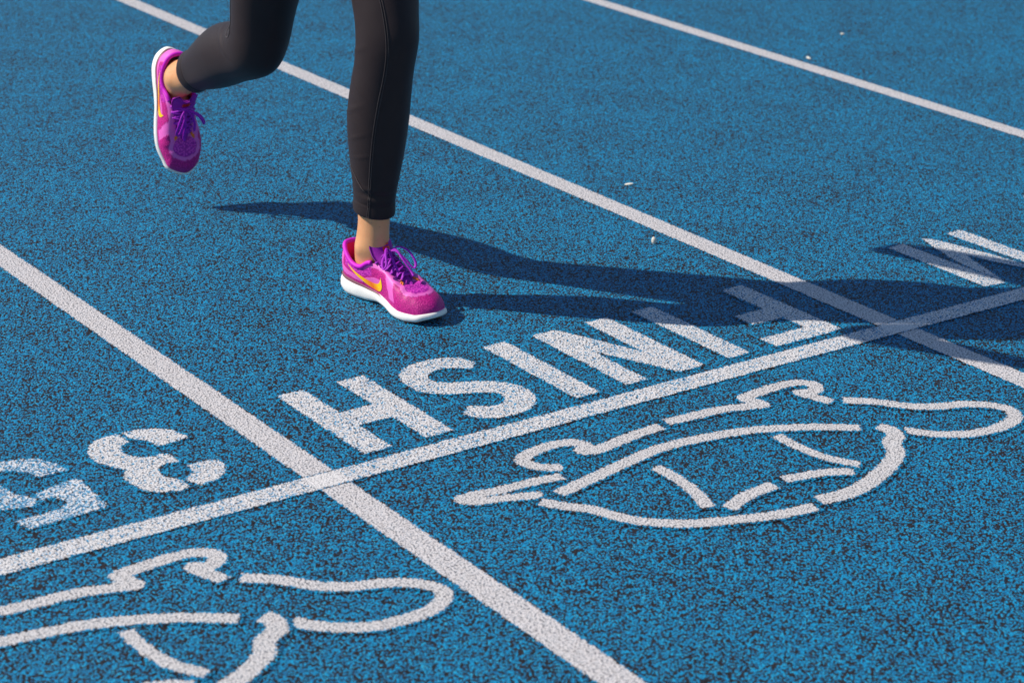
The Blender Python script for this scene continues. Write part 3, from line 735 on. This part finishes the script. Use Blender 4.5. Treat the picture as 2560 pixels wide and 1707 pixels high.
    for k in range(len(eye)):
        a = eye[k]
        for s in (-1, 1):
            b = eye[min(k+1, len(eye)-1)]
            p0 = np.array((a[0], s*a[1], a[2]+.001)); p2 = np.array((b[0], -s*b[1], b[2]+.001)); c = (p0+p2)/2; c[2] = mid(c[0])+.0085+.001*s
            p1 = (p0+c)/2; p1[2] += .0045; p3 = (p2+c)/2; p3[2] += .0045
            lp.append(tube(catmull([p0, p1, c, p3, p2], 22), .0024, 8, flat=.55))
            lp.append(tube([p0+np.array((-.002, s*.003, -.002)), p0, p0+np.array((.002, -s*.003, .001))], .0026, 8, flat=.6))
    V, F = join(lp); lace = part('lace', V, F, MAT['lace'])
    kx, kz = .124, mid(.124)+.0125
    K0 = np.array((kx, 0, kz))
    bows = [[(0, 0, 0), (.010, .012, .010), (.030, .021, .006), (.048, .024, -.012), (.052, .016, -.022), (.036, .010, -.008), (.014, .004, .004), (0, 0, 0)],
            [(0, 0, 0), (.006, -.012, .010), (.020, -.026, .008), (.034, -.036, -.008), (.030, -.040, -.018), (.016, -.030, -.008), (.004, -.010, .002), (0, 0, 0)],
            [(0, 0, 0), (.012, .006, .006), (.034, .004, -.006), (.056, .006, -.024), (.066, .004, -.031)],
            [(0, 0, 0), (.010, -.008, .005), (.030, -.016, -.006), (.048, -.018, -.024)]]
    for q in bows:
        pts = catmull([K0+np.array((a, b*side, c)) for a, b, c in q], 44)
        for p in pts:                                     # rest on the shoe, never inside it
            h = tb.ray_cast(Vector((p[0], p[1], .3)), Vector((0, 0, -1))); h2 = bvh.ray_cast(Vector((p[0], p[1], .3)), Vector((0, 0, -1)))
            zz = max([x[0].z for x in (h, h2) if x[0]] or [0]); p[2] = max(p[2], zz+.0055)
        V, F = tube(pts, .0027, 8, flat=.6); part('lace_bow', V, F, MAT['lace'])
    V, F = ball(K0, (.006, .006, .005), 10); part('lace_knot', V, F, MAT['lace'])
    for s in (-1, 1):
        for d in (0, .0045):
            a = Vector((.180+d, s*.0165, .3)); h = bvh.ray_cast(a, Vector((0, 0, -1)))
            if h[0]:
                z = h[0].z+.0012; V, F = tube([(.175+d*.4, s*.0145, z+.0015), (.180+d, s*.0175, z), (.184+d, s*.0215, z-.002)], .0016, 6); part('lace_loop', V, F, MAT['loopcord'])
    # --- curved mark on both sides
    up_ = catmull([(.038, .0645), (.058, .0560), (.080, .0485), (.100, .0440), (.113, .0425), (.124, .0450), (.131, .0520), (.1335, .0600)], 46)
    lo_ = catmull([(.038, .0645), (.056, .0535), (.078, .0420), (.100, .0330), (.118, .0290), (.131, .0320), (.1375, .0440), (.1335, .0600)], 46)
    for s in (-1, 1):
        V = []; F = []; n = 6
        for k in range(46):
            for w in range(n):
                p = up_[k]*(1-w/(n-1))+lo_[k]*w/(n-1)
                h = bvh.ray_cast(Vector((p[0], s*.2, p[1])), Vector((0, -s, 0)))
                V.append(h[0]+h[1]*(.0009 if h[1].y*s > 0 else -.0009) if h[0] else Vector((p[0], s*.03, p[1])))
        for k in range(45):
            for w in range(n-1):
                q = (k*n+w, k*n+w+1, (k+1)*n+w+1, (k+1)*n+w); F.append(q if s > 0 else q[::-1])
        part('swoosh', V, F, MAT['swoosh'])
    return root
sL = build_shoe(1, SHOE_L, None); tag(sL, 'magenta running shoe on the foot that has landed')
sR = build_shoe(-1, SHOE_R, None); tag(sR, 'magenta running shoe on the lifted foot, toe pointing down')
